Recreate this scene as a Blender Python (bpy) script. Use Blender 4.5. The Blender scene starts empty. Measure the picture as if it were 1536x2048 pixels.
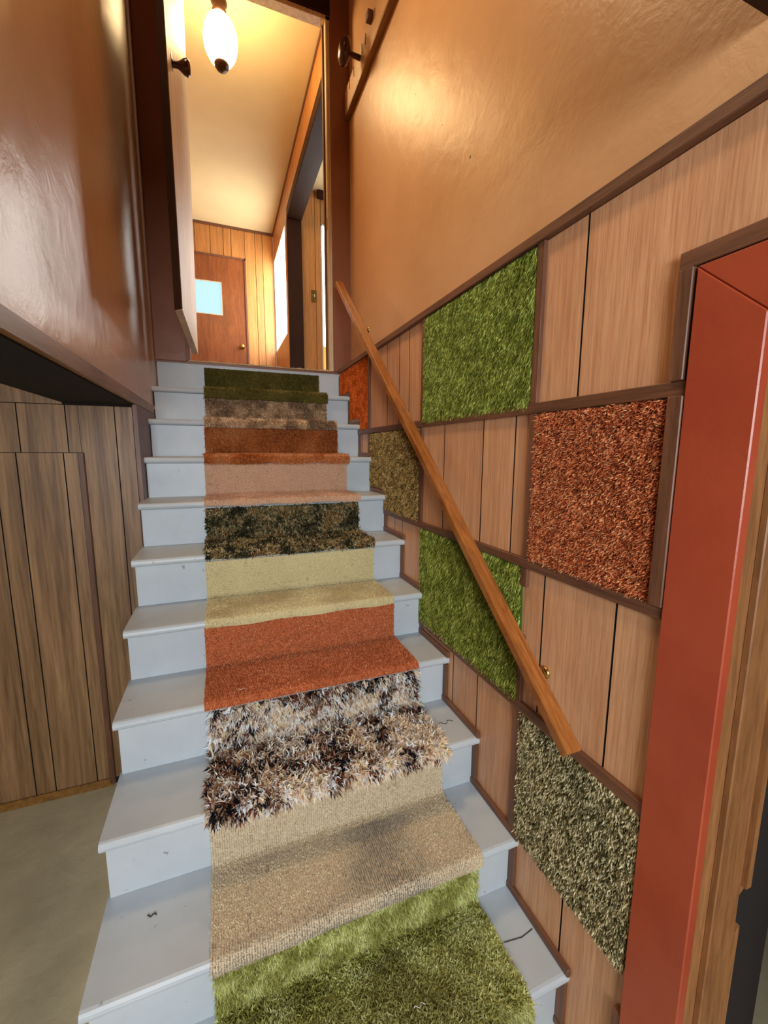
import bpy, bmesh, math, random
import numpy as np
from mathutils import Vector, Matrix
random.seed(7)
RNG = np.random.default_rng(11)
SC = bpy.context.scene
COL = SC.collection

# ------------------------------------------------------------------ camera
W, T, R, OH = 1.124, 0.2183, 0.19, 0.032         # stair width, run, rise, nosing overhang
cam_d = bpy.data.cameras.new('camera')
cam = bpy.data.objects.new('camera', cam_d); COL.objects.link(cam)
cam_d.sensor_fit = 'HORIZONTAL'; cam_d.sensor_width = 36.0
cam_d.lens = 832.87 * 36.0 / 1536.0
cam_d.clip_start = 0.02
_y, _p, _r = -0.3702, -0.1440, 0.0042
_f = Vector((-math.sin(_y) * math.cos(_p), math.cos(_y) * math.cos(_p), math.sin(_p)))
_rt = Vector((math.cos(_y), math.sin(_y), 0)); _up = _rt.cross(_f)
_r2 = _rt * math.cos(_r) + _up * math.sin(_r); _u2 = _up * math.cos(_r) - _rt * math.sin(_r)
cam.matrix_world = Matrix(((_r2.x, _u2.x, -_f.x, 0.3352), (_r2.y, _u2.y, -_f.y, -0.6686),
                           (_r2.z, _u2.z, -_f.z, 1.3606), (0, 0, 0, 1)))
SC.camera = cam

# ------------------------------------------------------------------ light and exposure
world = bpy.data.worlds.new('world'); SC.world = world; world.use_nodes = True
world.node_tree.nodes['Background'].inputs[0].default_value = (0.80, 0.90, 1.0, 1)
world.node_tree.nodes['Background'].inputs[1].default_value = 1.0
SC.view_settings.view_transform = 'Standard'; SC.view_settings.look = 'None'
SC.view_settings.exposure = 0.7; SC.view_settings.gamma = 1.0
SC.view_settings.use_curve_mapping = False

def area(name, loc, target, sx, sy, power, col):
    d = bpy.data.lights.new(name, 'AREA'); d.shape = 'RECTANGLE'; d.size = sx; d.size_y = sy
    d.energy = power; d.color = col
    o = bpy.data.objects.new(name, d); COL.objects.link(o); o.location = loc
    o.rotation_euler = (Vector(target) - Vector(loc)).to_track_quat('-Z', 'Y').to_euler()
    return o
area('basement_window_light', (0.05, -2.7, 1.50), (0.7, 0.6, 0.9), 1.0, 0.8, 54, (0.86, 0.94, 1.0))
area('basement_ceiling_light', (-0.1, -1.7, 2.1), (0.6, 0.3, 0.2), 0.35, 0.35, 15, (1.0, 0.93, 0.82))
sl = area('stairwell_added_fill', (0.16, 0.95, 4.10), (1.25, 0.55, 1.9), 0.5, 0.35, 9, (1.0, 0.72, 0.42)); sl.data.spread = math.radians(110)  # unseen warm fill, added to brighten the upper right wall; no fixture there
area('living_room_added_fill', (2.9, 3.2, 3.6), (1.2, 3.4, 3.4), 1.2, 1.2, 14, (0.9, 0.96, 1.0))  # added fill inside the living room, not set at any window
LAMP_STRENGTH = 38.0
DAY = 7.0

# ------------------------------------------------------------------ materials
def s2l(c):
    c = np.asarray(c, float) / 255.0
    return np.where(c <= 0.04045, c / 12.92, ((c + 0.055) / 1.055) ** 2.4)
def C4(c): return tuple(float(v) for v in s2l(c)) + (1.0,)

class MT:
    def __init__(s, name, rough=0.6, spec=0.5):
        s.m = bpy.data.materials.new(name); s.m.use_nodes = True
        s.n = s.m.node_tree.nodes; s.l = s.m.node_tree.links
        s.b = s.n['Principled BSDF']
        s.b.inputs['Roughness'].default_value = rough
        s.b.inputs['Specular IOR Level'].default_value = spec
        s.tc = s.n.new('ShaderNodeTexCoord')
    def noise(s, scale, vec=(1, 1, 1), detail=4, rough=0.55, dist=0.0):
        mp = s.n.new('ShaderNodeMapping'); mp.inputs['Scale'].default_value = vec
        s.l.new(s.tc.outputs['Object'], mp.inputs['Vector'])
        t = s.n.new('ShaderNodeTexNoise'); t.inputs['Scale'].default_value = scale
        t.inputs['Detail'].default_value = detail; t.inputs['Roughness'].default_value = rough
        t.inputs['Distortion'].default_value = dist
        s.l.new(mp.outputs[0], t.inputs['Vector'])
        return t.outputs['Fac']
    def ramp(s, fac, stops):
        r = s.n.new('ShaderNodeValToRGB'); s.l.new(fac, r.inputs[0])
        e = r.color_ramp.elements
        while len(e) < len(stops): e.new(0.5)
        for k, (p, c) in enumerate(stops):
            e[k].position = p; e[k].color = c if len(c) == 4 else C4(c)
        return r.outputs[0]
    def mix(s, a, b, fac, mode='MIX'):
        x = s.n.new('ShaderNodeMix'); x.data_type = 'RGBA'; x.blend_type = mode
        for inp, v in ((x.inputs[0], fac), (x.inputs[6], a), (x.inputs[7], b)):
            if hasattr(v, 'is_linked') or isinstance(v, bpy.types.NodeSocket): s.l.new(v, inp)
            else: inp.default_value = v
        return x.outputs[2]
    def col(s, c):
        if isinstance(c, bpy.types.NodeSocket): s.l.new(c, s.b.inputs['Base Color'])
        else: s.b.inputs['Base Color'].default_value = c
    def bump(s, fac, strength=0.3, dist=0.002):
        b = s.n.new('ShaderNodeBump'); b.inputs['Strength'].default_value = strength
        b.inputs['Distance'].default_value = dist * 2
        s.l.new(fac, b.inputs['Height']); s.l.new(b.outputs[0], s.b.inputs['Normal'])
    def roughramp(s, fac, a, b):
        s.l.new(s.ramp(fac, [(0.3, (a, a, a, 1)), (0.7, (b, b, b, 1))]), s.b.inputs['Roughness'])
    def rnd(s):
        return s.n.new('ShaderNodeObjectInfo').outputs['Random']

def wood(name, light, dark, grain=(60, 60, 2.2), rough=0.42, vary=0.18, contrast=(0.3, 0.72), strength=0.15, spots=True):
    m = MT(name, rough)
    g = m.noise(1.0, grain, 6, 0.65, 0.6)
    c = m.ramp(g, [(contrast[0], dark), (contrast[1], light)])
    g2 = m.noise(1.0, (grain[0] * 4, grain[1] * 4, grain[2] * 5), 3, 0.6)
    c = m.mix(c, m.ramp(g2, [(0.35, (0.55, 0.5, 0.45, 1)), (0.55, (1, 1, 1, 1))]), 0.45, 'MULTIPLY')
    big = m.noise(2.2, (1, 1, 0.5), 2)
    c = m.mix(c, m.ramp(big, [(0.3, (0.80, 0.77, 0.72, 1)), (0.7, (1.1, 1.08, 1.05, 1))]), 0.8, 'MULTIPLY')
    v = m.ramp(m.rnd(), [(0, (1 - vary, 1 - vary * 1.1, 1 - vary * 1.2, 1)), (1, (1 + vary * .5, 1 + vary * .5, 1 + vary * .5, 1))])
    c = m.mix(c, v, 1.0, 'MULTIPLY')
    m.col(c); m.bump(g2, strength, 0.001)
    return m.m

def paint(name, c1, c2, rough=0.4, bump_scale=25, bump_strength=0.25, nscale=2.5, dirt=None, spec=0.5):
    m = MT(name, rough, spec)
    n = m.noise(nscale, (1, 1, 1), 5, 0.6)
    c = m.ramp(n, [(0.35, c1), (0.65, c2)])
    if dirt:
        d = m.noise(55, (1, 1, 1), 3, 0.7)
        c = m.mix(c, m.ramp(d, [(0.70, (0, 0, 0, 1)), (0.76, (1, 1, 1, 1))]), 0.0)
        dd = m.ramp(m.noise(38, (1, 1, 1), 2, 0.5), [(0.72, (1, 1, 1, 1)), (0.77, dirt)])
        c = m.mix(c, dd, 0.8, 'MULTIPLY')
    m.col(c)
    m.bump(m.noise(bump_scale, (1, 1, 1), 6, 0.6, 0.4), bump_strength, 0.004)
    return m.m

def emit(name, col, strength):
    m = MT(name); m.b.inputs['Base Color'].default_value = (0.05, 0.05, 0.05, 1)
    m.b.inputs['Emission Color'].default_value = col
    m.b.inputs['Emission Strength'].default_value = strength
    return m.m

def metal(name, c, rough=0.35, met=1.0):
    m = MT(name, rough); m.b.inputs['Metallic'].default_value = met
    n = m.noise(30, (1, 1, 1), 3)
    m.col(m.ramp(n, [(0.3, tuple(int(v * .75) for v in c)), (0.7, c)]))
    return m.m

M = {}
M['plaster'] = paint('tan_gloss_plaster', (198, 150, 104), (212, 164, 118), 0.38, 9, 0.38, 1.6)
M['plaster_gloss'] = paint('tan_high_gloss_plaster', (186, 142, 104), (202, 158, 118), 0.31, 9, 0.45, 1.6, spec=1.0)
M['plaster_brown'] = paint('brown_gloss_paint', (132, 82, 60), (144, 92, 68), 0.33, 12, 0.2)
M['dark_brown'] = paint('dark_brown_paint', (46, 24, 12), (56, 31, 17), 0.6, 14, 0.15, spec=0.2)
M['panel'] = wood('wood_panel_tan', (232, 180, 138), (206, 148, 108), (70, 70, 2.0), 0.40, 0.12, (0.28, 0.7))
M['panel_old'] = wood('wood_panel_grey_brown', (166, 128, 88), (108, 76, 46), (26, 26, 1.1), 0.45, 0.14, (0.34, 0.62), 0.3)
M['panel_hall'] = wood('wood_panel_honey', (216, 156, 92), (176, 118, 62), (60, 60, 1.6), 0.4, 0.12)
M['door_red'] = wood('door_veneer_reddish', (158, 92, 50), (118, 62, 32), (26, 26, 3.0), 0.35, 0.0, (0.3, 0.75))
M['door_pale'] = wood('door_veneer_pale_oak', (234, 212, 176), (200, 172, 136), (50, 50, 1.4), 0.45, 0.0, (0.3, 0.6), 0.35)
M['batten'] = wood('dark_batten_wood', (136, 90, 66), (92, 60, 44), (40, 40, 3.0), 0.45, 0.15)
M['batten_y'] = wood('dark_batten_wood_level', (136, 90, 66), (92, 60, 44), (40, 3.0, 60), 0.45, 0.12)
M['rail'] = wood('handrail_varnished_wood', (180, 114, 56), (126, 72, 34), (60, 4, 7), 0.25, 0.0, (0.3, 0.7))
M['trim'] = wood('golden_trim_wood', (170, 120, 58), (122, 82, 36), (40, 3, 40), 0.4, 0.1)
M['jamb'] = wood('jamb_wood', (164, 112, 66), (126, 82, 48), (30, 30, 3.0), 0.5, 0.1)
M['red'] = paint('red_door_casing_paint', (158, 64, 40), (172, 76, 48), 0.38, 16, 0.15, 3)
M['stair'] = paint('grey_blue_stair_paint', (176, 184, 190), (190, 197, 202), 0.42, 20, 0.12, 3.0, (0.45, 0.42, 0.4, 1))
M['concrete'] = paint('bare_concrete_floor', (184, 170, 136), (212, 196, 160), 0.75, 18, 0.3, 3.2)
M['joint'] = paint('dark_panel_joint', (26, 17, 12), (32, 21, 15), 0.9)
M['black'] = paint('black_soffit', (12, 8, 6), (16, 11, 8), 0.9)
M['cream'] = paint('cream_ceiling_paint', (212, 192, 146), (218, 198, 152), 0.85, 60, 0.1)
M['white'] = paint('white_window_paint', (228, 224, 208), (234, 230, 216), 0.5)
M['navy'] = paint('dark_blue_grey_wall', (34, 42, 56), (42, 50, 64), 0.9)
M['base_floor'] = paint('hall_floor_vinyl', (150, 120, 90), (170, 140, 105), 0.6)
M['brass'] = metal('brass', (212, 170, 96), 0.3)
M['dark_metal'] = metal('aged_bronze', (92, 64, 46), 0.4, 0.7)
M['knobwood'] = paint('dark_glossy_knob', (56, 24, 16), (70, 30, 20), 0.2)
M['fray'] = paint('frayed_jute_edge', (196, 160, 112), (214, 180, 132), 0.9, 80, 0.6, 30)
M['rawwood'] = paint('pale_broken_wood', (216, 178, 130), (226, 190, 142), 0.7)
M['globe'] = emit('lit_opal_glass', (1.0, 0.70, 0.34, 1), LAMP_STRENGTH)
M['day'] = emit('daylight_glazing', (1.0, 0.98, 0.93, 1), DAY)
M['dayblue'] = emit('frosted_daylight_glazing', (0.34, 0.58, 0.66, 1), 0.92)
M['yellow'] = emit('yellow_daylight_glazing', (0.80, 0.42, 0.06, 1), 0.8)
M['thread'] = paint('dark_thread', (40, 40, 46), (50, 50, 56), 0.9)
M['lint'] = paint('white_lint', (220, 210, 200), (230, 222, 212), 0.9)

def fibre(name, rough=0.9, sheen=0.25):
    m = MT(name, rough, 0.15)
    a = m.n.new('ShaderNodeAttribute'); a.attribute_name = 'Col'
    m.l.new(a.outputs['Color'], m.b.inputs['Base Color'])
    tr = m.n.new('ShaderNodeBsdfTranslucent'); m.l.new(a.outputs['Color'], tr.inputs['Color'])
    mx = m.n.new('ShaderNodeMixShader'); mx.inputs[0].default_value = 0.22
    m.l.new(m.b.outputs[0], mx.inputs[1]); m.l.new(tr.outputs[0], mx.inputs[2])
    m.l.new(mx.outputs[0], m.n['Material Output'].inputs['Surface'])
    return m.m
M['fibre'] = fibre('carpet_fibre')
M['backing'] = MT('carpet_backing', 0.95, 0.1)
_a = M['backing'].n.new('ShaderNodeAttribute'); _a.attribute_name = 'Col'
M['backing'].l.new(_a.outputs['Color'], M['backing'].b.inputs['Base Color']); M['backing'] = M['backing'].m

# ------------------------------------------------------------------ geometry helpers
def link(name, me, mat=None, parent=None, kind=None, label=None):
    o = bpy.data.objects.new(name, me); COL.objects.link(o)
    if mat is not None and not me.materials: me.materials.append(mat)
    if parent is not None:
        o.parent = parent
        o.matrix_parent_inverse = Matrix.Translation(-world_loc(parent))
    if kind: o['kind'] = kind
    if label: o['label'] = label
    return o
def world_loc(p):
    v = Vector((0, 0, 0))
    if p.type == 'EMPTY': v = Vector(p.location)
    return v
def thing(name, loc, label=None, cat=None, group=None, kind=None):
    o = bpy.data.objects.new(name, None); COL.objects.link(o); o.location = loc
    o.empty_display_size = 0.05
    tag(o, label, cat, group, kind); return o
def tag(o, label=None, cat=None, group=None, kind=None):
    if label: o['label'] = label
    if cat: o['category'] = cat
    if group: o['group'] = group
    if kind: o['kind'] = kind
    return o
def bm_box(bm, x0, x1, y0, y1, z0, z1):
    v = [bm.verts.new(p) for p in ((x0, y0, z0), (x1, y0, z0), (x1, y1, z0), (x0, y1, z0),
                                   (x0, y0, z1), (x1, y0, z1), (x1, y1, z1), (x0, y1, z1))]
    for f in ((3, 2, 1, 0), (4, 5, 6, 7), (0, 1, 5, 4), (1, 2, 6, 5), (2, 3, 7, 6), (3, 0, 4, 7)):
        bm.faces.new([v[i] for i in f])
def finish(bm, name, mat, parent=None, kind=None, label=None, bevel=0.0, smooth=False, seg=1):
    if bevel > 0:
        bmesh.ops.bevel(bm, geom=list(bm.edges), offset=bevel, segments=seg, affect='EDGES', profile=0.6)
    bmesh.ops.recalc_face_normals(bm, faces=list(bm.faces))
    me = bpy.data.meshes.new(name); bm.to_mesh(me); bm.free()
    if smooth:
        for p in me.polygons: p.use_smooth = True
    return link(name, me, mat, parent, kind, label)
def box(name, b, mat, parent=None, kind=None, label=None, bevel=0.0, seg=1):
    bm = bmesh.new(); bm_box(bm, *b)
    return finish(bm, name, mat, parent, kind, label, bevel, seg=seg)
def boxes(name, bs, mat, parent=None, kind=None, label=None):
    bm = bmesh.new()
    for b in bs: bm_box(bm, *b)
    return finish(bm, name, mat, parent, kind, label)
def prism(name, pts, axis, a, b, mat, parent=None, kind=None, label=None, bevel=0.0):
    """pts: 2-D polygon; axis 'x': pts are (y,z); 'y': (x,z); 'z': (x,y)"""
    bm = bmesh.new()
    def P(p, t):
        return {'x': (t, p[0], p[1]), 'y': (p[0], t, p[1]), 'z': (p[0], p[1], t)}[axis]
    va = [bm.verts.new(P(p, a)) for p in pts]; vb = [bm.verts.new(P(p, b)) for p in pts]
    bm.faces.new(va); bm.faces.new(vb)
    for i in range(len(pts)):
        j = (i + 1) % len(pts); bm.faces.new((va[i], va[j], vb[j], vb[i]))
    return finish(bm, name, mat, parent, kind, label, bevel)
def lathe(name, prof, origin, axis, mat, parent=None, seg=28, label=None, kind=None):
    """prof: list of (radius, distance along axis)"""
    ax = Vector(axis).normalized(); q = Vector((0, 0, 1)).rotation_difference(ax)
    bm = bmesh.new(); rings = []
    for r, h in prof:
        if r < 1e-6: rings.append([bm.verts.new(Vector(origin) + q @ Vector((0, 0, h)))])
        else: rings.append([bm.verts.new(Vector(origin) + q @ Vector((r * math.cos(a), r * math.sin(a), h)))
                            for a in [2 * math.pi * k / seg for k in range(seg)]])
    for A, B in zip(rings, rings[1:]):
        for k in range(seg):
            k2 = (k + 1) % seg
            vs = [A[k % len(A)], A[k2 % len(A)], B[k2 % len(B)], B[k % len(B)]]
            u = []
            for v in vs:
                if v not in u: u.append(v)
            if len(u) >= 3:
                try: bm.faces.new(u)
                except ValueError: pass
    return finish(bm, name, mat, parent, kind, label, smooth=True)
def tube(name, pts, r, mat, parent=None, seg=8, label=None):
    bm = bmesh.new(); rings = []
    P = [Vector(p) for p in pts]
    for i, p in enumerate(P):
        d = (P[min(i + 1, len(P) - 1)] - P[max(i - 1, 0)]).normalized()
        u = d.orthogonal().normalized(); v = d.cross(u)
        rings.append([bm.verts.new(p + u * r * math.cos(a) + v * r * math.sin(a)) for a in [2 * math.pi * k / seg for k in range(seg)]])
    for A, B in zip(rings, rings[1:]):
        best = min(range(seg), key=lambda s: sum((A[k].co - B[(k + s) % seg].co).length for k in range(seg)))
        for k in range(seg):
            bm.faces.new((A[k], A[(k + 1) % seg], B[(k + 1 + best) % seg], B[(k + best) % seg]))
    bm.faces.new(rings[0]); bm.faces.new(rings[-1])
    return finish(bm, name, mat, parent, None, label, smooth=True)

def vnoise(u, v, scale, seed):
    g = np.random.default_rng(seed).random((128, 128))
    a = u * scale + 1000.3; b = v * scale + 1000.7
    i = np.floor(a).astype(int); j = np.floor(b).astype(int); fa = a - i; fb = b - j
    fa = fa * fa * (3 - 2 * fa); fb = fb * fb * (3 - 2 * fb)
    i0 = i % 128; i1 = (i + 1) % 128; j0 = j % 128; j1 = (j + 1) % 128
    return (g[i0, j0] * (1 - fa) + g[i1, j0] * fa) * (1 - fb) + (g[i0, j1] * (1 - fa) + g[i1, j1] * fa) * fb
def fnoise(u, v, scale, seed):
    return (vnoise(u, v, scale, seed) + .5 * vnoise(u, v, scale * 2.1, seed + 1) + .25 * vnoise(u, v, scale * 4.3, seed + 2)) / 1.75

def blades(name, P, D, L, wid, colr, parent, bend=None):
    """one mesh of tapering fibre blades. P,D: (n,3), L,wid: (n,), colr: (n,3) linear."""
    n = len(P); colr = np.clip(colr * 1.28, 0, .95)
    rv = RNG.normal(size=(n, 3)); S = np.cross(D, rv); S /= np.linalg.norm(S, axis=1)[:, None] + 1e-9
    S *= (wid * 0.5)[:, None]
    if bend is None:
        V = np.stack([P - S, P + S, P + D * L[:, None]], axis=1).reshape(-1, 3)
        k = 3; faces = np.arange(3 * n, dtype=np.int32); starts = np.arange(n) * 3; tot = np.full(n, 3)
    else:
        mid = P + D * (L * 0.5)[:, None]
        D2 = D + bend; D2 /= np.linalg.norm(D2, axis=1)[:, None]
        tip = mid + D2 * (L * 0.55)[:, None]
        V = np.stack([P - S * .8, P + S * .8, mid - S, mid + S, tip], axis=1).reshape(-1, 3)
        k = 5
        b = (np.arange(n) * 5)[:, None]
        faces = (b + np.array([0, 1, 3, 2, 2, 3, 4])[None]).reshape(-1)
        st = (np.arange(n) * 7)[:, None] + np.array([0, 4])[None]; starts = st.reshape(-1)
        tot = np.tile([4, 3], n)
    me = bpy.data.meshes.new(name)
    me.vertices.add(len(V)); me.vertices.foreach_set('co', V.astype(np.float32).ravel())
    me.loops.add(len(faces)); me.loops.foreach_set('vertex_index', faces.astype(np.int32))
    me.polygons.add(len(starts)); me.polygons.foreach_set('loop_start', starts.astype(np.int32))
    me.polygons.foreach_set('loop_total', tot.astype(np.int32))
    me.update(calc_edges=True)
    a = me.attributes.new('Col', 'FLOAT_COLOR', 'POINT')
    c = np.concatenate([colr, np.ones((n, 1))], axis=1)
    a.data.foreach_set('color', np.repeat(c, k, axis=0).astype(np.float32).ravel())
    o = link(name, me, M['fibre'], parent, 'stuff')
    return o

def pick(pal, wts, f, jitter=0.15):
    """choose palette colours with cumulative weights; f in 0..1"""
    pal = s2l(np.array(pal, float)); cw = np.cumsum(wts) / np.sum(wts)
    idx = np.clip(np.searchsorted(cw, f), 0, len(pal) - 1)
    c = pal[idx]; j = 1 + RNG.uniform(-jitter, jitter, size=(len(c), 1))
    return np.clip(c * j, 0, 1)
def eq(x):   # flatten a noise distribution towards uniform
    r = np.argsort(np.argsort(x)); return (r + 0.5) / len(x)

# ------------------------------------------------------------------ the room: right wall
DW = 2.21                                                      # plane of the doorway wall
H_TOP = 4.30
wr = boxes('wall_right', [(W + .006, 1.45, -.235, DW, -.21, 1.88), (W + .006, 1.45, -1.08, -.235, 1.60, 1.88),
                          (W + .006, 1.45, -3.5, -1.08, -.21, 1.88)], M['joint'], kind='structure')
G = 0.0026
def plank_box(b, mat, parent, out):
    o = box('plank', b, mat, parent)
    me = o.data; me.materials.append(M['joint'])
    for p in me.polygons:
        if abs(p.normal[out]) < .5: p.material_index = 1
    return o
def plankrow(y0, y1, cuts, z0, z1, mat=None, x=None, parent=None):
    ys = [y0] + sorted(c for c in cuts if y0 < c < y1) + [y1]
    for k, (a, b) in enumerate(zip(ys, ys[1:])):
        ga = G if k else 0; gb = G if k < len(ys) - 2 else 0
        plank_box((x or W, W + .0065, a + ga, b - gb, z0, z1), mat or M['panel'], parent or wr, 0)
def step_z(y):  # stair surface height under y on the right wall
    return max(-0.21, math.floor((y - 0.0) / T) * R)
plankrow(-.143, .247, [.108], 1.475, 1.885)
plankrow(-1.30, -.143, [-.70, -.42, -1.0], 1.70, 1.885)
plankrow(-3.5, -1.30, [-1.6, -1.85, -2.3, -2.6, -3.0], -.21, 1.885)
plankrow(.925, 1.585, [1.063, 1.175, 1.325], 1.475, 1.885)
plankrow(.247, .925, [.325, .483, .735], 1.052, 1.475)
plankrow(1.585, DW, [1.72, 1.9], 1.052, 1.475)
plankrow(-.143, .247, [-.042, .176], .628, 1.052)
plankrow(.925, DW, [1.121, 1.213, 1.45], .628, 1.052)
plankrow(.247, .925, [.463, .625], .0, .628)
plankrow(-.143, .247, [.041], -.21, .21)
plankrow(.247, DW, [.8, 1.2, 1.6, 1.9], -.21, -.001)
plankrow(.925, DW, [1.2, 1.6, 1.9], .0, .628)
# boards behind the carpet squares
for (a, b, c, d) in ((.247, .925, 1.475, 1.885), (1.585, DW, 1.475, 1.885), (-.143, .247, 1.052, 1.475),
                     (.925, 1.585, 1.052, 1.475), (.247, .925, .628, 1.052), (-.143, .247, .21, .628)):
    box('backing_board', (W + .001, W + .0065, a, b, c, d), M['panel'], wr)
# level battens
TH = 0.013
def hb(z0, z1, y0, y1, th=TH):
    box('batten', (W - th, W + .002, y0, y1, z0, z1), M['batten_y'], wr, bevel=.0015)
hb(1.462, 1.489, -.150, 1.80)
hb(1.040, 1.066, -.150, 1.40)
hb(.611, .640, -.152, .95)
hb(1.678, 1.708, -1.3, -.118, .016)
box('cap_rail', (W - .018, 1.205, -3.5, DW, 1.886, 1.912), M['batten_y'], wr, bevel=.002)
# upright battens
def vb(y0, y1, z0, z1, th=.011):
    box('batten', (W - th, W + .002, y0, y1, z0, z1), M['batten'], wr, bevel=.0015)
vb(-.146, -.120, 1.489, 1.678, .020)
vb(-.150, -.122, 1.066, 1.462, .020)
vb(.235, .260, 1.489, 1.886)
vb(.235, .258, 1.066, 1.462)
vb(.235, .262, .985, 1.040)
vb(.235, .262, .640, .840)
vb(.232, .262, .200, .611)
vb(.902, .924, 1.489, 1.886)
vb(.906, .930, 1.066, 1.462)
vb(1.572, 1.594, 1.489, 1.886)
vb(1.578, 1.596, 1.25, 1.462)
vb(-.152, -.132, -.21, .11, .016)
# stepped skirting beside the stairs
for n in range(-1, 10):
    y0 = n * T; yr = (n + 1) * T + OH; z = n * R
    a = max(y0 - .004, -.15) if n < 0 else y0 - .004
    box('skirting_strip', (W - .013, W + .001, a, yr, z, z + .024), M['batten_y'], wr, bevel=.003)
    top = (n + 1) * R - .030 if n < 9 else 10 * R - .03
    box('skirting_strip', (W - .010, W + .001, yr - .028, yr, z + .024, top), M['batten'], wr, bevel=.0015)

# upper right plaster wall, set back behind the cap rail
wu = box('wall_upper_right', (1.20, 1.30, -3.5, DW, 1.90, H_TOP), M['plaster'], kind='structure')

for k, (cy, cz, cr) in enumerate(((.74, 2.385, .006), (1.945, 2.175, .007), (1.90, 2.12, .004), (1.985, 2.43, .0035), (1.2, 2.9, .003), (.95, 2.62, .003))):
    lathe('nail_hole', [(0, .0006), (cr * .7, .0006), (cr, 0)], (1.2004, cy, cz), (-1, .1, .05), M['joint'], wu, 7)
# ------------------------------------------------------------------ left stair wall, soffit, ceilings
wl = box('wall_left', (-.10, 0, -.163, DW, 1.605, H_TOP), M['plaster_gloss'], kind='structure')
box('side_board', (-.014, .003, 1.448, DW, -.21, 1.558), M['batten'], wl)
box('edge_trim', (-.012, .004, -.163, 1.97, 1.560, 1.604), M['trim'], wl, bevel=.002)
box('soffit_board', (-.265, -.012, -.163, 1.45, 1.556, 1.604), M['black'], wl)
cb = boxes('ceiling', [(-3.2, 1.25, -3.5, -.163, 2.06, 2.25), (-3.2, -.265, -.163, 1.47, 2.06, 2.25),
                       (-.265, -.10, -.163, 1.47, 1.605, 2.25)], M['dark_brown'], kind='structure')
box('header_board', (-.10, 1.20, -.205, -.163, 2.25, H_TOP), M['dark_brown'], cb)
cs = box('ceiling_stairwell', (-.1, 1.25, -.205, DW, H_TOP, H_TOP + .05), M['cream'], kind='structure')

# ------------------------------------------------------------------ doorway wall at the top of the stairs
wd = boxes('wall_doorway', [(-.1, .165, DW, DW + .055, 1.89, H_TOP), (1.078, 1.3, DW, DW + .055, 1.89, H_TOP),
                            (.165, 1.078, DW, DW + .055, 3.985, H_TOP), (-.1, 1.3, DW + .035, DW + .055, -.21, 1.88)],
           M['plaster_brown'], kind='structure')
t1 = thing('trim_1', (.6, DW, 1.9), kind='structure')
box('door_jamb', (1.052, 1.079, DW - .006, DW + .058, 1.9, 3.985), M['door_pale'], t1, bevel=.002)
box('door_jamb', (.165, .190, DW - .006, DW + .058, 1.9, 3.985), M['batten'], t1, bevel=.002)
box('head_jamb', (.165, 1.079, DW - .006, DW + .058, 3.962, 3.987), M['door_pale'], t1, bevel=.002)
box('door_stop', (1.040, 1.053, DW + .036, DW + .058, 1.9, 3.962), M['batten'], t1, bevel=.002)
box('casing', (1.079, 1.205, DW - .016, DW + .001, 1.9, 4.11), M['plaster_brown'], t1, bevel=.003)
box('casing', (.0, .168, DW - .016, DW + .001, 1.892, 4.11), M['plaster_brown'], t1, bevel=.003)
box('head_casing', (.168, 1.079, DW - .016, DW + .001, 3.987, 4.11), M['dark_brown'], t1, bevel=.003)
# strike plate on the right jamb
box('strike_plate', (1.047, 1.053, DW + .008, DW + .034, 2.80, 2.86), M['brass'], t1, bevel=.001)
# frayed sill
def fray():
    bm = bmesh.new(); n = 60; prev = None
    for k in range(n + 1):
        x = .178 + (1.055 - .178) * k / n
        h = .004 + .006 * random.random(); y = DW - .006 - .008 * random.random()
        vs = [bm.verts.new((x, y, 1.897)), bm.verts.new((x, y - .002, 1.897 + h)), bm.verts.new((x, DW + .02, 1.9035 + h * .5))]
        if prev:
            bm.faces.new((prev[0], vs[0], vs[1], prev[1])); bm.faces.new((prev[1], vs[1], vs[2], prev[2]))
        prev = vs
    return finish(bm, 'frayed_edge', M['fray'], t1)
fray()

# ------------------------------------------------------------------ staircase
st = thing('staircase', (W / 2, 1.1, -.21), 'steep painted grey-blue staircase of closed treads climbing between the walls', 'staircase')
def tread(n, y_end):
    z = n * R; y0 = n * T; th = .028; rr = .013
    pts = []
    for k in range(7):
        a = math.pi / 2 + math.pi * k / 6
        pts.append((y0 + rr + rr * math.cos(a), z - th / 2 + (th / 2) * math.sin(a)))
    pts = pts[::1] + [(y_end, z - th), (y_end, z)]
    return prism('tread', pts, 'x', .0, W, M['stair'], st)
for n in range(0, 10):
    tread(n, (n + 1) * T + OH + .01)
for n in range(0, 11):
    y = n * T + OH; z0 = (n - 1) * R if n else -.21; z1 = n * R - (.028 if n < 10 else .0)
    box('riser', (.006, W - .002 if n < 10 else 1.124, y, y + .016, z0, z1), M['stair'], st, bevel=.001)
box('landing_edge', (.0, W, DW + .002, DW + .034, 10 * R - .016, 10 * R - .0005), M['plaster_brown'], st, bevel=.001)
pts = [(OH + .017, -.21)]
for n in range(0, 10):
    pts += [(n * T + OH + .017, n * R - .03), ((n + 1) * T + OH + .017, n * R - .03)]
pts += [(10 * T + OH + .017, 1.86), (DW + .034, 1.86), (DW + .034, -.21)]
prism('stringer', pts, 'x', .004, .024, M['stair'], st)
# crack in the lowest tread, right
tube('tread_crack', [(W - .175, .118, .0006), (W - .12, .124, .0008), (W - .06, .116, .0006), (W - .018, .122, .0007)], .0012, M['thread'], st, 5)

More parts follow.
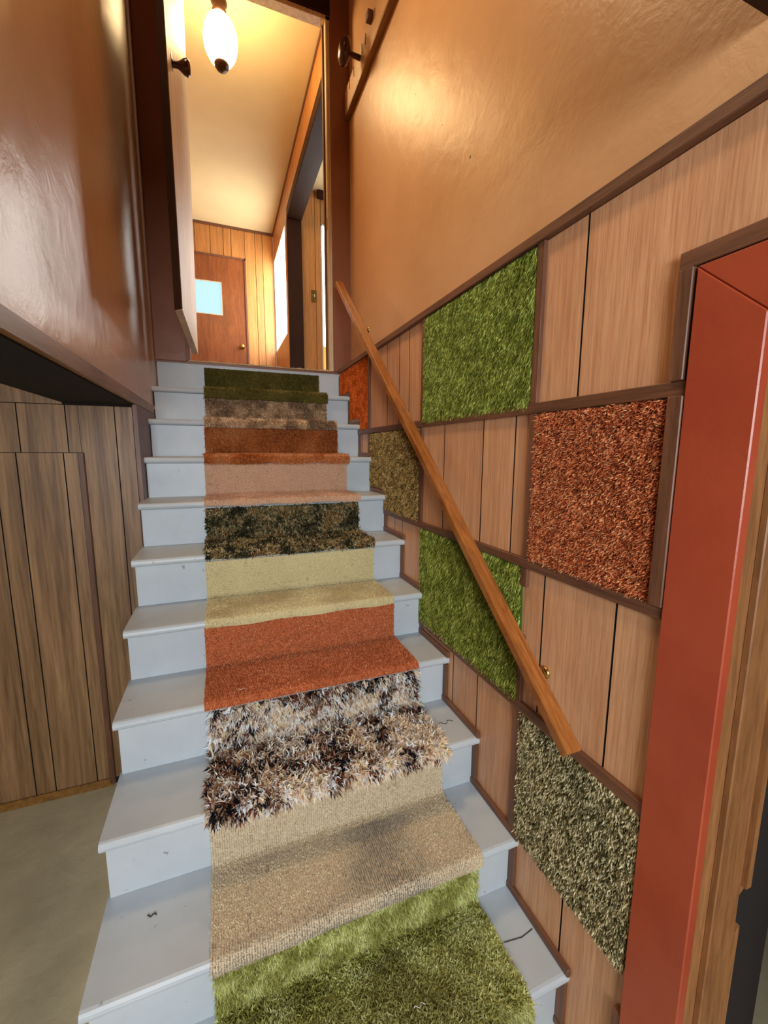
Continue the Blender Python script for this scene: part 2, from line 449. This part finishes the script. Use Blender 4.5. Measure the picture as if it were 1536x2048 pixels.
# ------------------------------------------------------------------ basement floor and left panelled wall
fl = box('floor', (-3.2, 1.3, -3.5, 1.47, -.29, -.21), M['concrete'], kind='structure')
fl2 = box('floor_side_room', (1.3, 3.4, -3.0, 1.5, -.29, -.21), M['concrete'], kind='structure')
PY = 1.45
wp = boxes('wall_far', [(-3.2, -.1, PY + .006, PY + .08, -.21, 2.06), (-.1, -.015, PY + .006, PY + .08, -.21, 1.60)], M['joint'], kind='structure')
def prow(xs, z0, z1, mat, parent, y0, y1, gap=.0022):
    for k, (a, b) in enumerate(zip(xs, xs[1:])):
        plank_box((a + gap, b - gap, y0, y1, z0, z1), mat, parent, 1)
far_l = [-3.2, -2.9, -2.75, -2.5, -2.32, -2.1, -1.9, -1.72, -1.5, -1.3, -1.12, -.98, -.82]
prow(far_l + [-.642, -.51, -.437, -.278, -.212], -.176, 1.349, M['panel_old'], wp, PY - .002, PY + .0065)
prow([-.215, -.083, -.0145], -.176, 1.546, M['panel_old'], wp, PY + .0005, PY + .0065)
prow(far_l + [-.60, -.42, -.258, -.212], 1.352, 1.546, M['panel_old'], wp, PY + .0005, PY + .0065)
box('plaster_band', (-3.2, -.265, PY - .004, PY + .0065, 1.549, 2.06), M['panel_old'], wp)
box('batten', (-.226, -.204, PY - .018, PY + .001, -.195, 1.352), M['batten'], wp, bevel=.002, label='thin reddish upright batten')
box('baseboard', (-3.2, -.214, PY - .014, PY - .002, -.21, -.172), M['trim'], wp, bevel=.003)
wb = box('wall_back', (-3.2, 1.3, -3.6, -3.5, -.21, 2.15), M['panel_old'], kind='structure')
wb2 = box('wall_basement_side', (-3.3, -3.2, -3.6, 1.5, -.21, 2.15), M['panel_old'], kind='structure')

# ------------------------------------------------------------------ red framed doorway, right foreground
d3 = thing('door_3', (1.15, -.65, -.21), kind='structure')
xf = 1.106; yo, yi, zo, zi = -.151, -.262, 1.674, 1.572
prism('casing', [(yo, -.21), (yo, zo), (yi, zi), (yi, -.21)], 'x', xf, W + .004, M['red'], d3, label='red painted upright casing', bevel=.002)
prism('casing', [(yo, zo + .0008), (-1.17, zo), (-1.06, zi), (yi, zi + .0008)], 'x', xf, W + .004, M['red'], d3, label='red painted head casing', bevel=.002)
prism('casing', [(-1.17, -.21), (-1.17, zo), (-1.06, zi), (-1.06, -.21)], 'x', xf, W + .004, M['red'], d3, label='red painted upright casing', bevel=.002)
# jamb with a bite out of its outer edge
jy0, jy1 = -.262, -.238
jp = [(1.110, -.21), (1.287, -.21), (1.287, .395), (1.270, .385), (1.268, .475), (1.286, .49), (1.286, 1.572), (1.110, 1.572)]
prism('door_jamb', jp, 'y', jy0 + .006, jy1, M['jamb'], d3)
box('door_stop', (1.168, 1.205, jy0 - .006, jy0 + .007, -.21, 1.56), M['jamb'], d3, bevel=.002)
prism('edge_bead', [(1.268, .50), (1.284, .50), (1.284, 1.56), (1.268, 1.56)], 'y', jy0 - .004, jy0 + .008, M['jamb'], d3)
box('head_jamb', (1.110, 1.287, -1.06, jy1, 1.572, 1.595), M['jamb'], d3)
box('door_jamb', (1.110, 1.287, -1.08, -1.06, -.21, 1.595), M['jamb'], d3)
sr = boxes('wall_side_room', [(3.3, 3.4, -3, 1.5, -.21, 2.2), (1.46, 3.4, 1.4, 1.5, -.21, 2.2), (1.46, 3.4, -3.1, -3.0, -.21, 2.2)], M['navy'], kind='structure')
sr2 = box('ceiling_side_room', (1.46, 3.4, -3.1, 1.5, 2.1, 2.2), M['navy'], kind='structure')

# ------------------------------------------------------------------ upstairs hall
FY = 5.66; HX = 1.14
hf = box('floor_hall', (-1.2, 4.2, DW + .034, FY + .1, 1.80, 1.90), M['base_floor'], kind='structure')
hc = box('ceiling_hall', (-1.2, 4.2, DW + .055, FY + .1, H_TOP, H_TOP + .1), M['cream'], kind='structure')
hl = box('wall_hall_left', (-.42, -.32, DW + .055, FY + .1, 1.9, H_TOP), M['panel_hall'], kind='structure')
hw = boxes('wall_hall_far', [(-.32, -.145, FY + .006, FY + .1, 1.9, H_TOP), (.765, HX, FY + .006, FY + .1, 1.9, H_TOP),
                             (-.145, .765, FY + .006, FY + .1, 3.925, H_TOP)], M['joint'], kind='structure')
prow([-.32, -.145], 1.9, 4.27, M['panel_hall'], hw, FY - .001, FY + .0065, .003)
prow([-.145, .0, .15, .335, .495, .592, .765], 3.927, 4.27, M['panel_hall'], hw, FY - .001, FY + .0065, .003)
prow([.765, .897, .993, HX], 1.9, 4.27, M['panel_hall'], hw, FY - .001, FY + .0065, .003)
box('crown_strip', (-.32, HX, FY - .014, FY + .001, 4.268, H_TOP), M['batten_y'], hw)
# front door
d2 = thing('door_2', (.31, FY, 1.9), kind='structure')
boxes('door_slab', [(-.125, .747, FY + .01, FY + .05, 1.9, 3.17), (-.125, .747, FY + .01, FY + .05, 3.59, 3.905),
                    (.448, .747, FY + .01, FY + .05, 3.17, 3.59), (-.125, .0, FY + .01, FY + .05, 3.17, 3.59)], M['door_red'], d2)
box('window_pane', (.0, .448, FY + .026, FY + .034, 3.17, 3.59), M['dayblue'], d2, label='pale blue frosted pane')
boxes('pane_stop', [(.0, .448, FY + .004, FY + .012, 3.582, 3.592), (.0, .448, FY + .004, FY + .012, 3.168, 3.178),
                    (.440, .450, FY + .004, FY + .012, 3.168, 3.592), (-.002, .008, FY + .004, FY + .012, 3.168, 3.592)], M['door_pale'], d2)
for nm, bb in (('door_jamb', (.747, .767, FY - .006, FY + .06, 1.9, 3.925)), ('door_jamb', (-.145, -.125, FY - .006, FY + .06, 1.9, 3.925)),
               ('head_jamb', (-.145, .767, FY - .006, FY + .06, 3.905, 3.927))):
    box(nm, bb, M['batten'], d2)
kn = lathe('door_knob', [(.032, 0), (.032, .004), (.012, .008), (.011, .03), (.026, .04), (.030, .055), (.024, .068), (0, .072)],
           (.677, FY + .01, 2.783), (0, -1, 0), M['brass'], d2, label='brass knob')
# hall right wall: window bay, opening with dark casing
h2 = boxes('wall_hall_right', [(HX, HX + .12, 4.46, 4.60, 1.9, H_TOP), (HX, HX + .12, 4.60, FY, 1.9, 2.735), (HX, HX + .12, 4.60, FY, 3.945, H_TOP),
                               (HX + .006, HX + .155, DW + .055, 4.46, 4.025, H_TOP), (HX, HX + .12, 5.64, FY, 2.735, 3.945)], M['panel_hall'], kind='structure')
for a, b in zip([2.33, 2.70, 3.02, 3.30, 3.62, 3.95, 4.2], [2.70, 3.02, 3.30, 3.62, 3.95, 4.2, 4.458]):
    box('plank', (HX - .001, HX + .0065, a + .002, b - .002, 4.022, 4.285), M['panel_hall'], h2)
box('crown_strip', (HX - .012, HX + .001, DW + .055, FY, 4.278, H_TOP), M['batten_y'], h2)
t2 = thing('trim_2', (HX, 3.4, 1.9), kind='structure')
box('opening_casing', (HX - .004, HX + .012, DW + .056, 4.415, 3.925, 4.022), M['dark_brown'], t2)
box('opening_header', (HX - .001, HX + .160, DW + .056, 4.46, 3.915, 3.927), M['dark_brown'], t2)
box('opening_header', (HX + .012, HX + .156, DW + .056, 4.46, 3.93, 4.03), M['dark_brown'], t2)
box('opening_post', (HX - .004, HX + .158, 4.41, 4.462, 1.9, 3.916), M['dark_brown'], t2)
w1 = thing('window_1', (HX, 5.1, 2.74), kind='structure')
boxes('window_frame', [(HX + .001, HX + .125, 5.618, 5.642, 2.735, 3.945), (HX + .001, HX + .125, 4.60, 4.62, 2.735, 3.945),
                       (HX + .001, HX + .125, 4.60, 5.64, 3.925, 3.946), (HX + .001, HX + .125, 4.60, 5.64, 2.735, 2.757)], M['white'], w1)
box('window_pane', (HX + .105, HX + .112, 4.62, 5.62, 2.757, 3.925), M['day'], w1)
box('window_bar', (HX + .09, HX + .118, 5.10, 5.13, 2.757, 3.925), M['white'], w1)
# living room beyond
LY = 4.50
lw = boxes('wall_living_room', [(1.298, 1.535, LY + .006, LY + .1, 1.9, H_TOP), (1.90, 4.2, LY + .006, LY + .1, 1.9, H_TOP), (1.535, 1.90, LY + .006, LY + .1, 3.965, H_TOP),
                                (4.1, 4.2, DW, LY + .1, 1.9, H_TOP), (1.3, 4.2, DW, DW + .1, 1.9, H_TOP)], M['joint'], kind='structure')
prow([1.298, 1.468, 1.535], 1.9, 4.3, M['panel_hall'], lw, LY - .001, LY + .0065, .0025)
prow([1.535, 1.72, 1.90], 3.965, 4.3, M['panel_hall'], lw, LY - .001, LY + .0065, .0025)
prow([1.90, 2.1, 2.4, 2.65, 3.0, 3.3, 3.7, 4.1], 1.9, 4.3, M['panel_hall'], lw, LY - .001, LY + .0065, .0025)
box('crown_strip', (1.50, 4.1, LY - .05, LY - .001, 4.225, H_TOP), M['dark_brown'], lw)
w2 = thing('window_2', (1.7, LY, 2.3), kind='structure')
boxes('window_frame', [(1.535, 1.550, LY - .004, LY + .05, 1.92, 3.965), (1.885, 1.90, LY - .004, LY + .05, 1.92, 3.965), (1.535, 1.90, LY - .004, LY + .05, 3.95, 3.967)], M['white'], w2)
box('window_pane', (1.55, 1.885, LY + .02, LY + .03, 2.62, 3.95), M['day'], w2)
box('window_pane', (1.55, 1.885, LY + .02, LY + .03, 2.32, 2.62), M['yellow'], w2, label='yellow lower pane')
box('window_pane', (1.55, 1.885, LY + .02, LY + .03, 1.92, 2.32), M['day'], w2)
sw = thing('light_switch', (1.44, LY, 3.17), 'small brass light switch plate on the panelled wall beyond the dark post', 'switch')
box('switch_plate', (1.415, 1.478, LY - .008, LY - .001, 3.10, 3.235), M['brass'], sw, bevel=.002)
box('toggle', (1.441, 1.451, LY - .020, LY - .008, 3.155, 3.185), M['white'], sw, bevel=.001)
# light that reaches the hall through its own windows is the glazing itself

# ------------------------------------------------------------------ pendant lamp
lp = thing('pendant_lamp', (.46, 2.60, H_TOP), 'lit white egg-shaped glass pendant lamp with bronze cap hanging upstairs', 'lamp')
lathe('canopy', [(0, 0), (.055, 0), (.058, -.012), (.03, -.03), (.012, -.036)], (.46, 2.6, H_TOP), (0, 0, 1), M['dark_metal'], lp)
lathe('neck', [(.012, 4.27 - 3.98), (.014, .262), (.030, .250), (.047, .225), (.050, .205), (.040, .190), (.036, .172), (.044, .160), (.046, .148), (.036, .140)],
      (.46, 2.6, 3.98), (0, 0, 1), M['dark_metal'], lp)
gp = []
for k in range(19):
    a = math.pi * (0.14 + 0.80 * k / 18); z = .150 * math.cos(a); gp.append((.104 * math.sin(a) * (1 - .12 * math.cos(a) * -1 * 0), z))
lathe('globe', gp, (.46, 2.6, 3.978), (0, 0, 1), M['globe'], lp, 36, label='glowing opal glass')
lathe('finial', [(.046, 0), (.047, -.006), (.044, -.022), (.032, -.040), (.012, -.050), (0, -.052)], (.46, 2.6, 3.853), (0, 0, 1), M['dark_metal'], lp)
bm = bmesh.new()
for k in range(22):
    a = 2 * math.pi * k / 22
    bmesh.ops.create_icosphere(bm, subdivisions=1, radius=.0045, matrix=Matrix.Translation((.46 + .048 * math.cos(a), 2.6 + .048 * math.sin(a), 3.857)))
finish(bm, 'beaded_rim', M['dark_metal'], lp)

# ------------------------------------------------------------------ stair door, standing open over the stairs
d1 = thing('door_1', (.21, 2.16, 1.93), kind='structure')
prism('door_slab', [(.188, 1.330), (.216, 1.300), (.236, 2.155), (.206, 2.165)], 'z', 1.930, 3.945, M['door_pale'], d1)
for v in d1.children[0].data.vertices:
    if v.co.z > 3 and v.co.y > 2: v.co.x += .030
prism('door_slab', [(.186, 1.324), (.2135, 1.2985), (.2175, 1.3015), (.190, 1.334)], 'z', 1.931, 3.944, M['dark_brown'], d1, label='dark brown door edge')  # thin strip colouring the near edge of the slab dark brown
lathe('rosette', [(0, .006), (.031, .005), (.034, .002), (.034, 0)], (.2205, 1.46, 2.925), (1, 0, 0), M['knobwood'], d1)
lathe('door_knob', [(.014, .0), (.012, .022), (.014, .03), (.026, .048), (.030, .062), (.022, .072), (0, .074)], (.2205, 1.46, 2.925), (1, 0, 0), M['knobwood'], d1, label='dark turned knob')
for z in (2.15, 3.75):
    box('hinge', (.196, .222, 2.150, 2.182, z, z + .09), M['brass'], d1, bevel=.001)

# ------------------------------------------------------------------ peg rail
pr = thing('peg_rail', (1.19, 1.6, 3.45), 'tan painted peg rail high on the right wall beside the doorway', 'coat rack')
box('board', (1.168, 1.2005, .75, DW - .018, 3.455, 3.590), M['plaster'], pr, bevel=.002)
box('bottom_edge', (1.166, 1.2005, .75, DW - .018, 3.440, 3.456), M['trim'], pr, bevel=.001)
lathe('peg', [(.014, -.02), (.013, .045), (.018, .056), (.050, .066), (.064, .082), (.058, .106), (.034, .120), (0, .124)],
      (1.168, 1.88, 3.545), (-1, .05, .1), M['knobwood'], pr, label='large glossy round peg')
box('peg_block', (1.140, 1.169, 1.66, 1.70, 3.555, 3.595), M['batten'], pr, bevel=.003)
for y in (1.78, 1.84, 1.99, 2.08):
    box('staple', (1.1655, 1.168, y, y + .003, 3.535, 3.585), M['thread'], pr)

# ------------------------------------------------------------------ handrail
hr = thing('handrail', (1.05, .95, 1.53), 'varnished wooden handrail sloping up the right wall on brass brackets', 'handrail')
ang = math.atan(.858); u = Vector((0, math.cos(ang), math.sin(ang))); nrm = Vector((0, -math.sin(ang), math.cos(ang)))
def rail():
    a0 = Vector((0, -.028, .712 + .858 * -.028)); L = (1.945 + .028) / math.cos(ang)
    bm = bmesh.new()
    x0, x1, h = 1.030, 1.074, .030
    vs = []
    for k in range(13):
        c = a0 + u * (L * k / 12)
        wob = .0012 * math.sin(k * 1.7)
        vs.append([bm.verts.new(Vector((x, 0, 0)) + c + nrm * d) for x, d in ((x0 + wob, 0), (x1 + wob, 0), (x1 + wob, -h), (x0 + wob, -h))])
    for A, B in zip(vs, vs[1:]):
        for i in range(4): bm.faces.new((A[i], A[(i + 1) % 4], B[(i + 1) % 4], B[i]))
    bm.faces.new(vs[0]); bm.faces.new(vs[-1])
    return finish(bm, 'rail', M['rail'], hr, bevel=.0038)
rail()
for yy in (.165, .95, 1.62):
    zz = .712 + .858 * yy - .045
    br = tube('bracket', [(1.052, yy, zz + .008), (1.054, yy - .004, zz - .020), (1.075, yy - .010, zz - .034), (1.116, yy - .012, zz - .036)], .0045, M['brass'], hr, 8)
    lathe('bracket_plate', [(0, 0.008), (.014, .007), (.017, .003), (.017, 0)], (W - .001, yy - .012, zz - .036), (-1, 0, 0), M['brass'], hr, 16)

# ------------------------------------------------------------------ carpets
def colour_mesh(me, colr):
    a = me.attributes.new('Col', 'FLOAT_COLOR', 'POINT')
    c = np.tile(np.append(s2l(colr), 1.0), (len(me.vertices), 1)); a.data.foreach_set('color', c.astype(np.float32).ravel())

def step_profile(n, lip, th):
    yr = (n + 1) * T + OH; z = n * R; y0 = n * T
    top = (n + 1) * R - (.034 if n < 9 else .034)
    p = [(yr - th, top), (yr - th, z + .03), (yr - th - .002, z + th + .010), (yr - th - .010, z + th + .002), (yr - th - .022, z + th)]
    p += [(y0 + .03, z + th), (y0 + .010, z + th), (y0 + .000, z + th - .002), (y0 - th * .8, z - .004), (y0 - th - .001, z - .014), (y0 - th, z - lip)]
    return np.array(p)

def runner(n, x0, x1, lip, th, label, base, pilefn, name='carpet_sample'):
    prof = step_profile(n, lip, th)
    N = 14
    bm = bmesh.new(); cols = []
    ph = random.random() * 6
    for k in range(N + 1):
        x = x0 + (x1 - x0) * k / N
        w = .0022 * math.sin(k * 1.3 + ph)
        up = []; dn = []
        for j, (y, z) in enumerate(prof):
            zz = z + (w * 1.5 if j == len(prof) - 1 else 0)
            up.append(bm.verts.new((x, y, zz)))
        # under side: follows the step
        for j, (y, z) in enumerate(prof):
            a = prof[max(j - 1, 0)]; b = prof[min(j + 1, len(prof) - 1)]
            t = np.array(b) - a; t /= np.linalg.norm(t); nn = np.array([t[1], -t[0]])   # points into the step
            if (nn @ np.array([1, -1])) < 0: nn = -nn
            d = th * .85
            zz = z + (w * 1.5 if j == len(prof) - 1 else 0)
            dn.append(bm.verts.new((x, y + nn[0] * d, zz + nn[1] * d)))
        cols.append((up, dn))
    m = len(prof)
    for (u1, d1_), (u2, d2_) in zip(cols, cols[1:]):
        for j in range(m - 1):
            bm.faces.new((u1[j], u2[j], u2[j + 1], u1[j + 1])); bm.faces.new((d1_[j], d1_[j + 1], d2_[j + 1], d2_[j]))
        bm.faces.new((u1[0], d1_[0], d2_[0], u2[0])); bm.faces.new((u1[-1], u2[-1], d2_[-1], d1_[-1]))
    for c in (cols[0], cols[-1]):
        for j in range(m - 1): bm.faces.new((c[0][j], c[0][j + 1], c[1][j + 1], c[1][j]))
    o = finish(bm, name, M['backing'], None)
    colour_mesh(o.data, base)
    tag(o, label, 'carpet', 'carpet samples on the stairs')
    # samples on the surface
    seg = np.diff(prof, axis=0); sl = np.linalg.norm(seg, axis=1); cum = np.concatenate([[0], np.cumsum(sl)])
    def sample(cnt):
        s = RNG.random(cnt) * cum[-1]; i = np.clip(np.searchsorted(cum, s) - 1, 0, len(sl) - 1)
        f = (s - cum[i]) / sl[i]; q = prof[i] + seg[i] * f[:, None]
        t = seg[i] / sl[i][:, None]; nn = np.stack([t[:, 1], -t[:, 0]], 1)
        sg = np.where(nn[:, 0] - nn[:, 1] > 0, -1, 1)[:, None]; nn = nn * sg      # outward: -y / +z
        x = x0 + (x1 - x0) * RNG.random(cnt)
        P = np.stack([x, q[:, 0], q[:, 1]], 1); Nn = np.stack([np.zeros(cnt), nn[:, 0], nn[:, 1]], 1)
        return P, Nn, x, s / cum[-1] * 0.42
    pilefn(o, sample)
    return o

def unit(a): return a / (np.linalg.norm(a, axis=1)[:, None] + 1e-9)

def short_pile(cnt, L, wid, pal, wts, nscale=18, mixn=.45, lean=.55, grav=.25, seed=1, dirt=None, bend=False, rib=None):
    def fn(o, sample):
        P, N, x, s = sample(cnt)
        if rib: P[:, 0] = x = np.round(x / rib) * rib + RNG.normal(size=cnt) * .0009
        D = unit(N + RNG.normal(size=P.shape) * lean * .5 + np.array([0, 0, -grav]))
        # keep roots on their surface and never inside
        dot = (D * N).sum(1); D = unit(D + N * np.clip(.25 - dot, 0, 1)[:, None])
        nz = fnoise(x, s, nscale, seed)
        f = eq(eq(nz) * mixn + RNG.random(cnt) * (1 - mixn))
        c = pick(pal, wts, f)
        if dirt is not None:
            c = dirt(c, x, s)
        LL = L * RNG.uniform(.6, 1.25, cnt)
        bd = None
        if bend: bd = RNG.normal(size=P.shape) * .5 + np.array([0, 0, -.5])
        blades('pile', P, D, LL, wid * RNG.uniform(.7, 1.3, cnt), c, o, bd)
    return fn

def tuft_pile(ntuft, per, L, wid, pal, wts, seed=1, spread=.85, coh=.5, grav=.35, nscale=12):
    def fn(o, sample):
        P, N, x, s = sample(ntuft)
        TD = unit(N + RNG.normal(size=P.shape) * coh + np.array([0, 0, -grav]))
        nz = fnoise(x, s, nscale, seed); f = eq(eq(nz) * .42 + RNG.random(ntuft) * .58)
        base = pick(pal, wts, f, .12)
        i = np.repeat(np.arange(ntuft), per); n = len(i)
        PP = P[i] + RNG.normal(size=(n, 3)) * .0022
        D = unit(TD[i] + RNG.normal(size=(n, 3)) * spread * .5)
        dot = (D * N[i]).sum(1); D = unit(D + N[i] * np.clip(.15 - dot, 0, 1)[:, None])
        c = base[i] * (1 + RNG.uniform(-.16, .16, (n, 1)))
        bd = RNG.normal(size=(n, 3)) * .45 + np.array([0, 0, -.7]) + N[i] * .1
        blades('pile', PP, D, L * RNG.uniform(.65, 1.2, n), wid * RNG.uniform(.7, 1.3, n), np.clip(c, 0, 1), o, bd)
    return fn

def grime(strength, seed, col=(118, 102, 84), tread_from=.19, scale=9):
    g = s2l(col)
    def d(c, x, s):
        nz = fnoise(x, s, scale, seed); m = np.clip((nz - .30) * 2.6, 0, 1) * strength
        m = np.where(s > tread_from, m, m * .12)
        spots = fnoise(x, s, 34, seed + 5); m = np.maximum(m, np.clip((spots - .74) * 9, 0, 1) * .75)
        return c * (1 - m[:, None]) + g[None] * m[:, None] * 1.0
    return d

runner(9, .262, .975, .050, .006, 'olive green plush carpet piece on the topmost step below the doorway', (84, 76, 34),
       short_pile(26000, .013, .0035, [(84, 70, 28), (112, 96, 44), (140, 122, 66)], [3, 4, 2], 14, .5, .7, .2, 3))
runner(8, .262, .972, .034, .006, 'mottled beige and brown shag carpet piece directly under the olive green one', (150, 120, 90),
       short_pile(30000, .017, .0038, [(122, 92, 66), (162, 130, 98), (200, 168, 132), (218, 192, 158)], [3, 3, 3, 2], 15, .62, .9, .3, 5))
runner(7, .258, .984, .032, .006, 'rust brown plush carpet piece on the third step from the top', (160, 92, 48),
       short_pile(32000, .015, .0036, [(150, 78, 36), (176, 98, 48), (194, 126, 74), (200, 146, 100)], [2.4, 3.6, 3, 2.4], 8, .66, .8, .25, 8))
runner(6, .256, .976, .022, .006, 'plain pinkish beige carpet piece between the rust and the dark shag ones', (198, 160, 130),
       short_pile(34000, .006, .0028, [(190, 150, 120), (208, 168, 138), (220, 184, 154)], [2, 4, 3], 8, .35, .9, .1, 12, grime(.30, 31)))
runner(5, .258, .972, .014, .007, 'black, olive and tan shag carpet piece on the middle step', (52, 50, 32),
       tuft_pile(7800, 6, .017, .0040, [(44, 40, 28), (84, 76, 50), (134, 120, 82), (182, 164, 124), (156, 116, 70)], [4, 3, 3, 2, 1.4], 17, .9, .4, .3, 22))
runner(4, .254, .978, .026, .006, 'cream and pale green low carpet piece above the bright orange one', (204, 188, 144),
       short_pile(42000, .005, .0025, [(190, 178, 136), (206, 196, 156), (218, 210, 174)], [2, 4, 3], 7, .4, .9, .1, 21, grime(.42, 41, (156, 130, 96))))
runner(3, .248, .990, .012, .007, 'bright orange twist pile carpet piece above the brown and white shag', (186, 104, 64),
       short_pile(56000, .007, .0026, [(150, 80, 48), (190, 112, 70), (212, 138, 94), (226, 168, 126)], [3, 5, 4, 2], 60, .12, 1.0, .1, 25, grime(.35, 51, (158, 86, 44))))
runner(2, .262, .990, .020, .008, 'long shaggy white, brown and black carpet piece', (120, 104, 90),
       tuft_pile(6500, 9, .030, .0062, [(22, 21, 28), (110, 64, 46), (160, 134, 112), (222, 202, 182), (248, 246, 244), (228, 204, 176)], [2.6, 2.2, 2.4, 3, 4, 3], 29, .75, .7, .45, 16))
runner(1, .256, .992, .030, .007, 'soiled grey beige loop carpet piece between the shag and the light green one', (204, 188, 160),
       short_pile(70000, .0048, .0027, [(196, 178, 150), (214, 198, 170), (228, 216, 192)], [2, 4, 3], 90, .15, .9, .1, 33, grime(.85, 61, (134, 126, 118), .17, 5), rib=.0062))
runner(0, .262, .992, .050, .008, 'light yellowish green plush carpet piece on the lowest step', (150, 150, 82),
       short_pile(80000, .017, .0036, [(138, 136, 66), (166, 166, 92), (188, 190, 118), (210, 212, 152)], [3, 4, 4, 2], 22, .5, .95, .2, 37, grime(.55, 71, (130, 122, 78), .17, 7), True))

# wall squares --------------------------------------------------------------
def wall_square(poly, label, base, th, cnt, L, wid, pal, wts, seed, nscale=40, mixn=.22, grav=1.9, lean=.42, drape=(0, 0, 0), per=0):
    o = prism('carpet_square', poly, 'x', W - th, W + .0012, M['backing'])
    colour_mesh(o.data, base); tag(o, label, 'carpet', 'carpet squares on the right wall')
    ys = np.array([p[0] for p in poly]); zs = np.array([p[1] for p in poly])
    a, b, c, d = ys.min(), ys.max(), zs.min(), zs.max()
    y = a + (b - a) * RNG.random(cnt); z = c + (d - c) * RNG.random(cnt)
    inside = np.zeros(cnt, bool); j = len(poly) - 1
    for i in range(len(poly)):
        yi_, zi_ = poly[i]; yj, zj = poly[j]
        with np.errstate(divide='ignore', invalid='ignore'):
            cr = ((zi_ > z) != (zj > z)) & (y < (yj - yi_) * (z - zi_) / (zj - zi_ + 1e-12) + yi_)
        inside ^= cr; j = i
    y = y[inside]; z = z[inside]; n = len(y)
    P = np.stack([np.full(n, W - th), y, z], 1); N = np.tile([-1.0, 0, 0], (n, 1))
    flow = fnoise(y, z, 7, seed + 40) - .5
    D = unit(N + RNG.normal(size=P.shape) * lean * .5 + np.array([0, 0, -grav]) + np.stack([0 * flow, flow * .8, 0 * flow], 1) + np.array(drape))
    D[:, 0] = -np.maximum(-D[:, 0], .22); D = unit(D)
    f = eq(eq(fnoise(y, z, nscale, seed)) * mixn + RNG.random(n) * (1 - mixn))
    cc = pick(pal, wts, f, .14)
    bd = RNG.normal(size=P.shape) * .22 + np.array([0, 0, -.3])
    blades('pile', P, D, L * RNG.uniform(.6, 1.25, n), wid * RNG.uniform(.7, 1.3, n), cc, o, bd)
    return o
GREEN = [(74, 80, 26), (112, 122, 44), (146, 154, 68), (184, 194, 106)]
wall_square([(.262, 1.492), (.896, 1.492), (.896, 1.884), (.262, 1.884)], 'grass green shag carpet square just under the sloping plaster, larger of the green ones', (60, 84, 28), .006,
            52000, .021, .0030, GREEN, [3, 4, 4, 2], 3)
wall_square([(.250, .642), (.700, .642), (.906, .642), (.906, 1.038), (.264, 1.038)], 'grass green shag carpet square behind the handrail, lower of the green ones', (60, 84, 28), .006,
            48000, .019, .0030, GREEN, [3, 4, 4, 2], 9)
wall_square([(-.121, 1.068), (.233, 1.068), (.233, 1.460), (-.121, 1.460)], 'rust orange speckled carpet square beside the red door casing', (140, 70, 42), .006,
            40000, .0115, .0026, [(112, 50, 28), (174, 90, 54), (214, 134, 86), (234, 172, 124)], [3, 4, 4, 2], 15, 60, .2, .45, 1.1)
wall_square([(-.140, .212), (.232, .212), (.232, .610), (-.150, .610)], 'beige and dark olive speckled carpet square below the end of the handrail', (92, 88, 58), .006,
            34000, .0125, .0038, [(64, 58, 34), (120, 110, 74), (176, 164, 124), (210, 200, 164)], [3, 3, 4, 3], 20, 60, .25, 1.0, .9, (0, -.5, 0))
wall_square([(.932, 1.068), (1.34, 1.068), (1.34, 1.175), (1.556, 1.175), (1.556, 1.460), (.932, 1.460)], 'brown and gold tweed carpet square left of the handrail beside the stairs', (86, 68, 36), .006,
            42000, .013, .0028, [(70, 54, 26), (134, 108, 58), (182, 154, 96), (208, 182, 128)], [3, 4, 3, 1.5], 26, 50, .25, .8)
wall_square([(1.596, 1.492), (1.75, 1.492), (1.75, 1.56), (1.95, 1.56), (1.95, 1.74), (2.185, 1.74), (2.185, 1.884), (1.596, 1.884)], 'small dark orange carpet square at the top of the stairs', (150, 66, 22), .006,
            26000, .006, .0030, [(166, 72, 24), (196, 96, 36), (216, 120, 54)], [3, 4, 2], 32, 30, .4, .5)

# ------------------------------------------------------------------ small debris
def squiggle(name, c, z, L, mat, label, amp=.008, r=.0009, seed=1):
    rr = random.Random(seed)
    pts = [(c[0] + L * (k / 9 - .5), c[1] + amp * math.sin(k * 1.1 + rr.random()), z + r + .0005 * (k % 2)) for k in range(10)]
    o = tube(name, pts, r, mat, None, 5); tag(o, label, 'lint'); return o
squiggle('thread', (1.055, 2 * T + .115, 0), 2 * R, .055, M['thread'], 'dark curly thread lying on the bare tread right of the shag', .008)
squiggle('lint', (.36, 3 * T + .03, 0), 3 * R + .016, .022, M['lint'], 'tiny white lint crumb on the bright orange carpet piece', .003, .0008, 3)
squiggle('lint', (.72, .07, 0), .030, .03, M['lint'], 'pale crumb of lint on the light green carpet piece', .004, .0008, 4)
squiggle('wood_chip', (.115, T + .165, 0), R, .022, M['thread'], 'dark sliver on the bare second tread at the left', .003, .0015, 5)
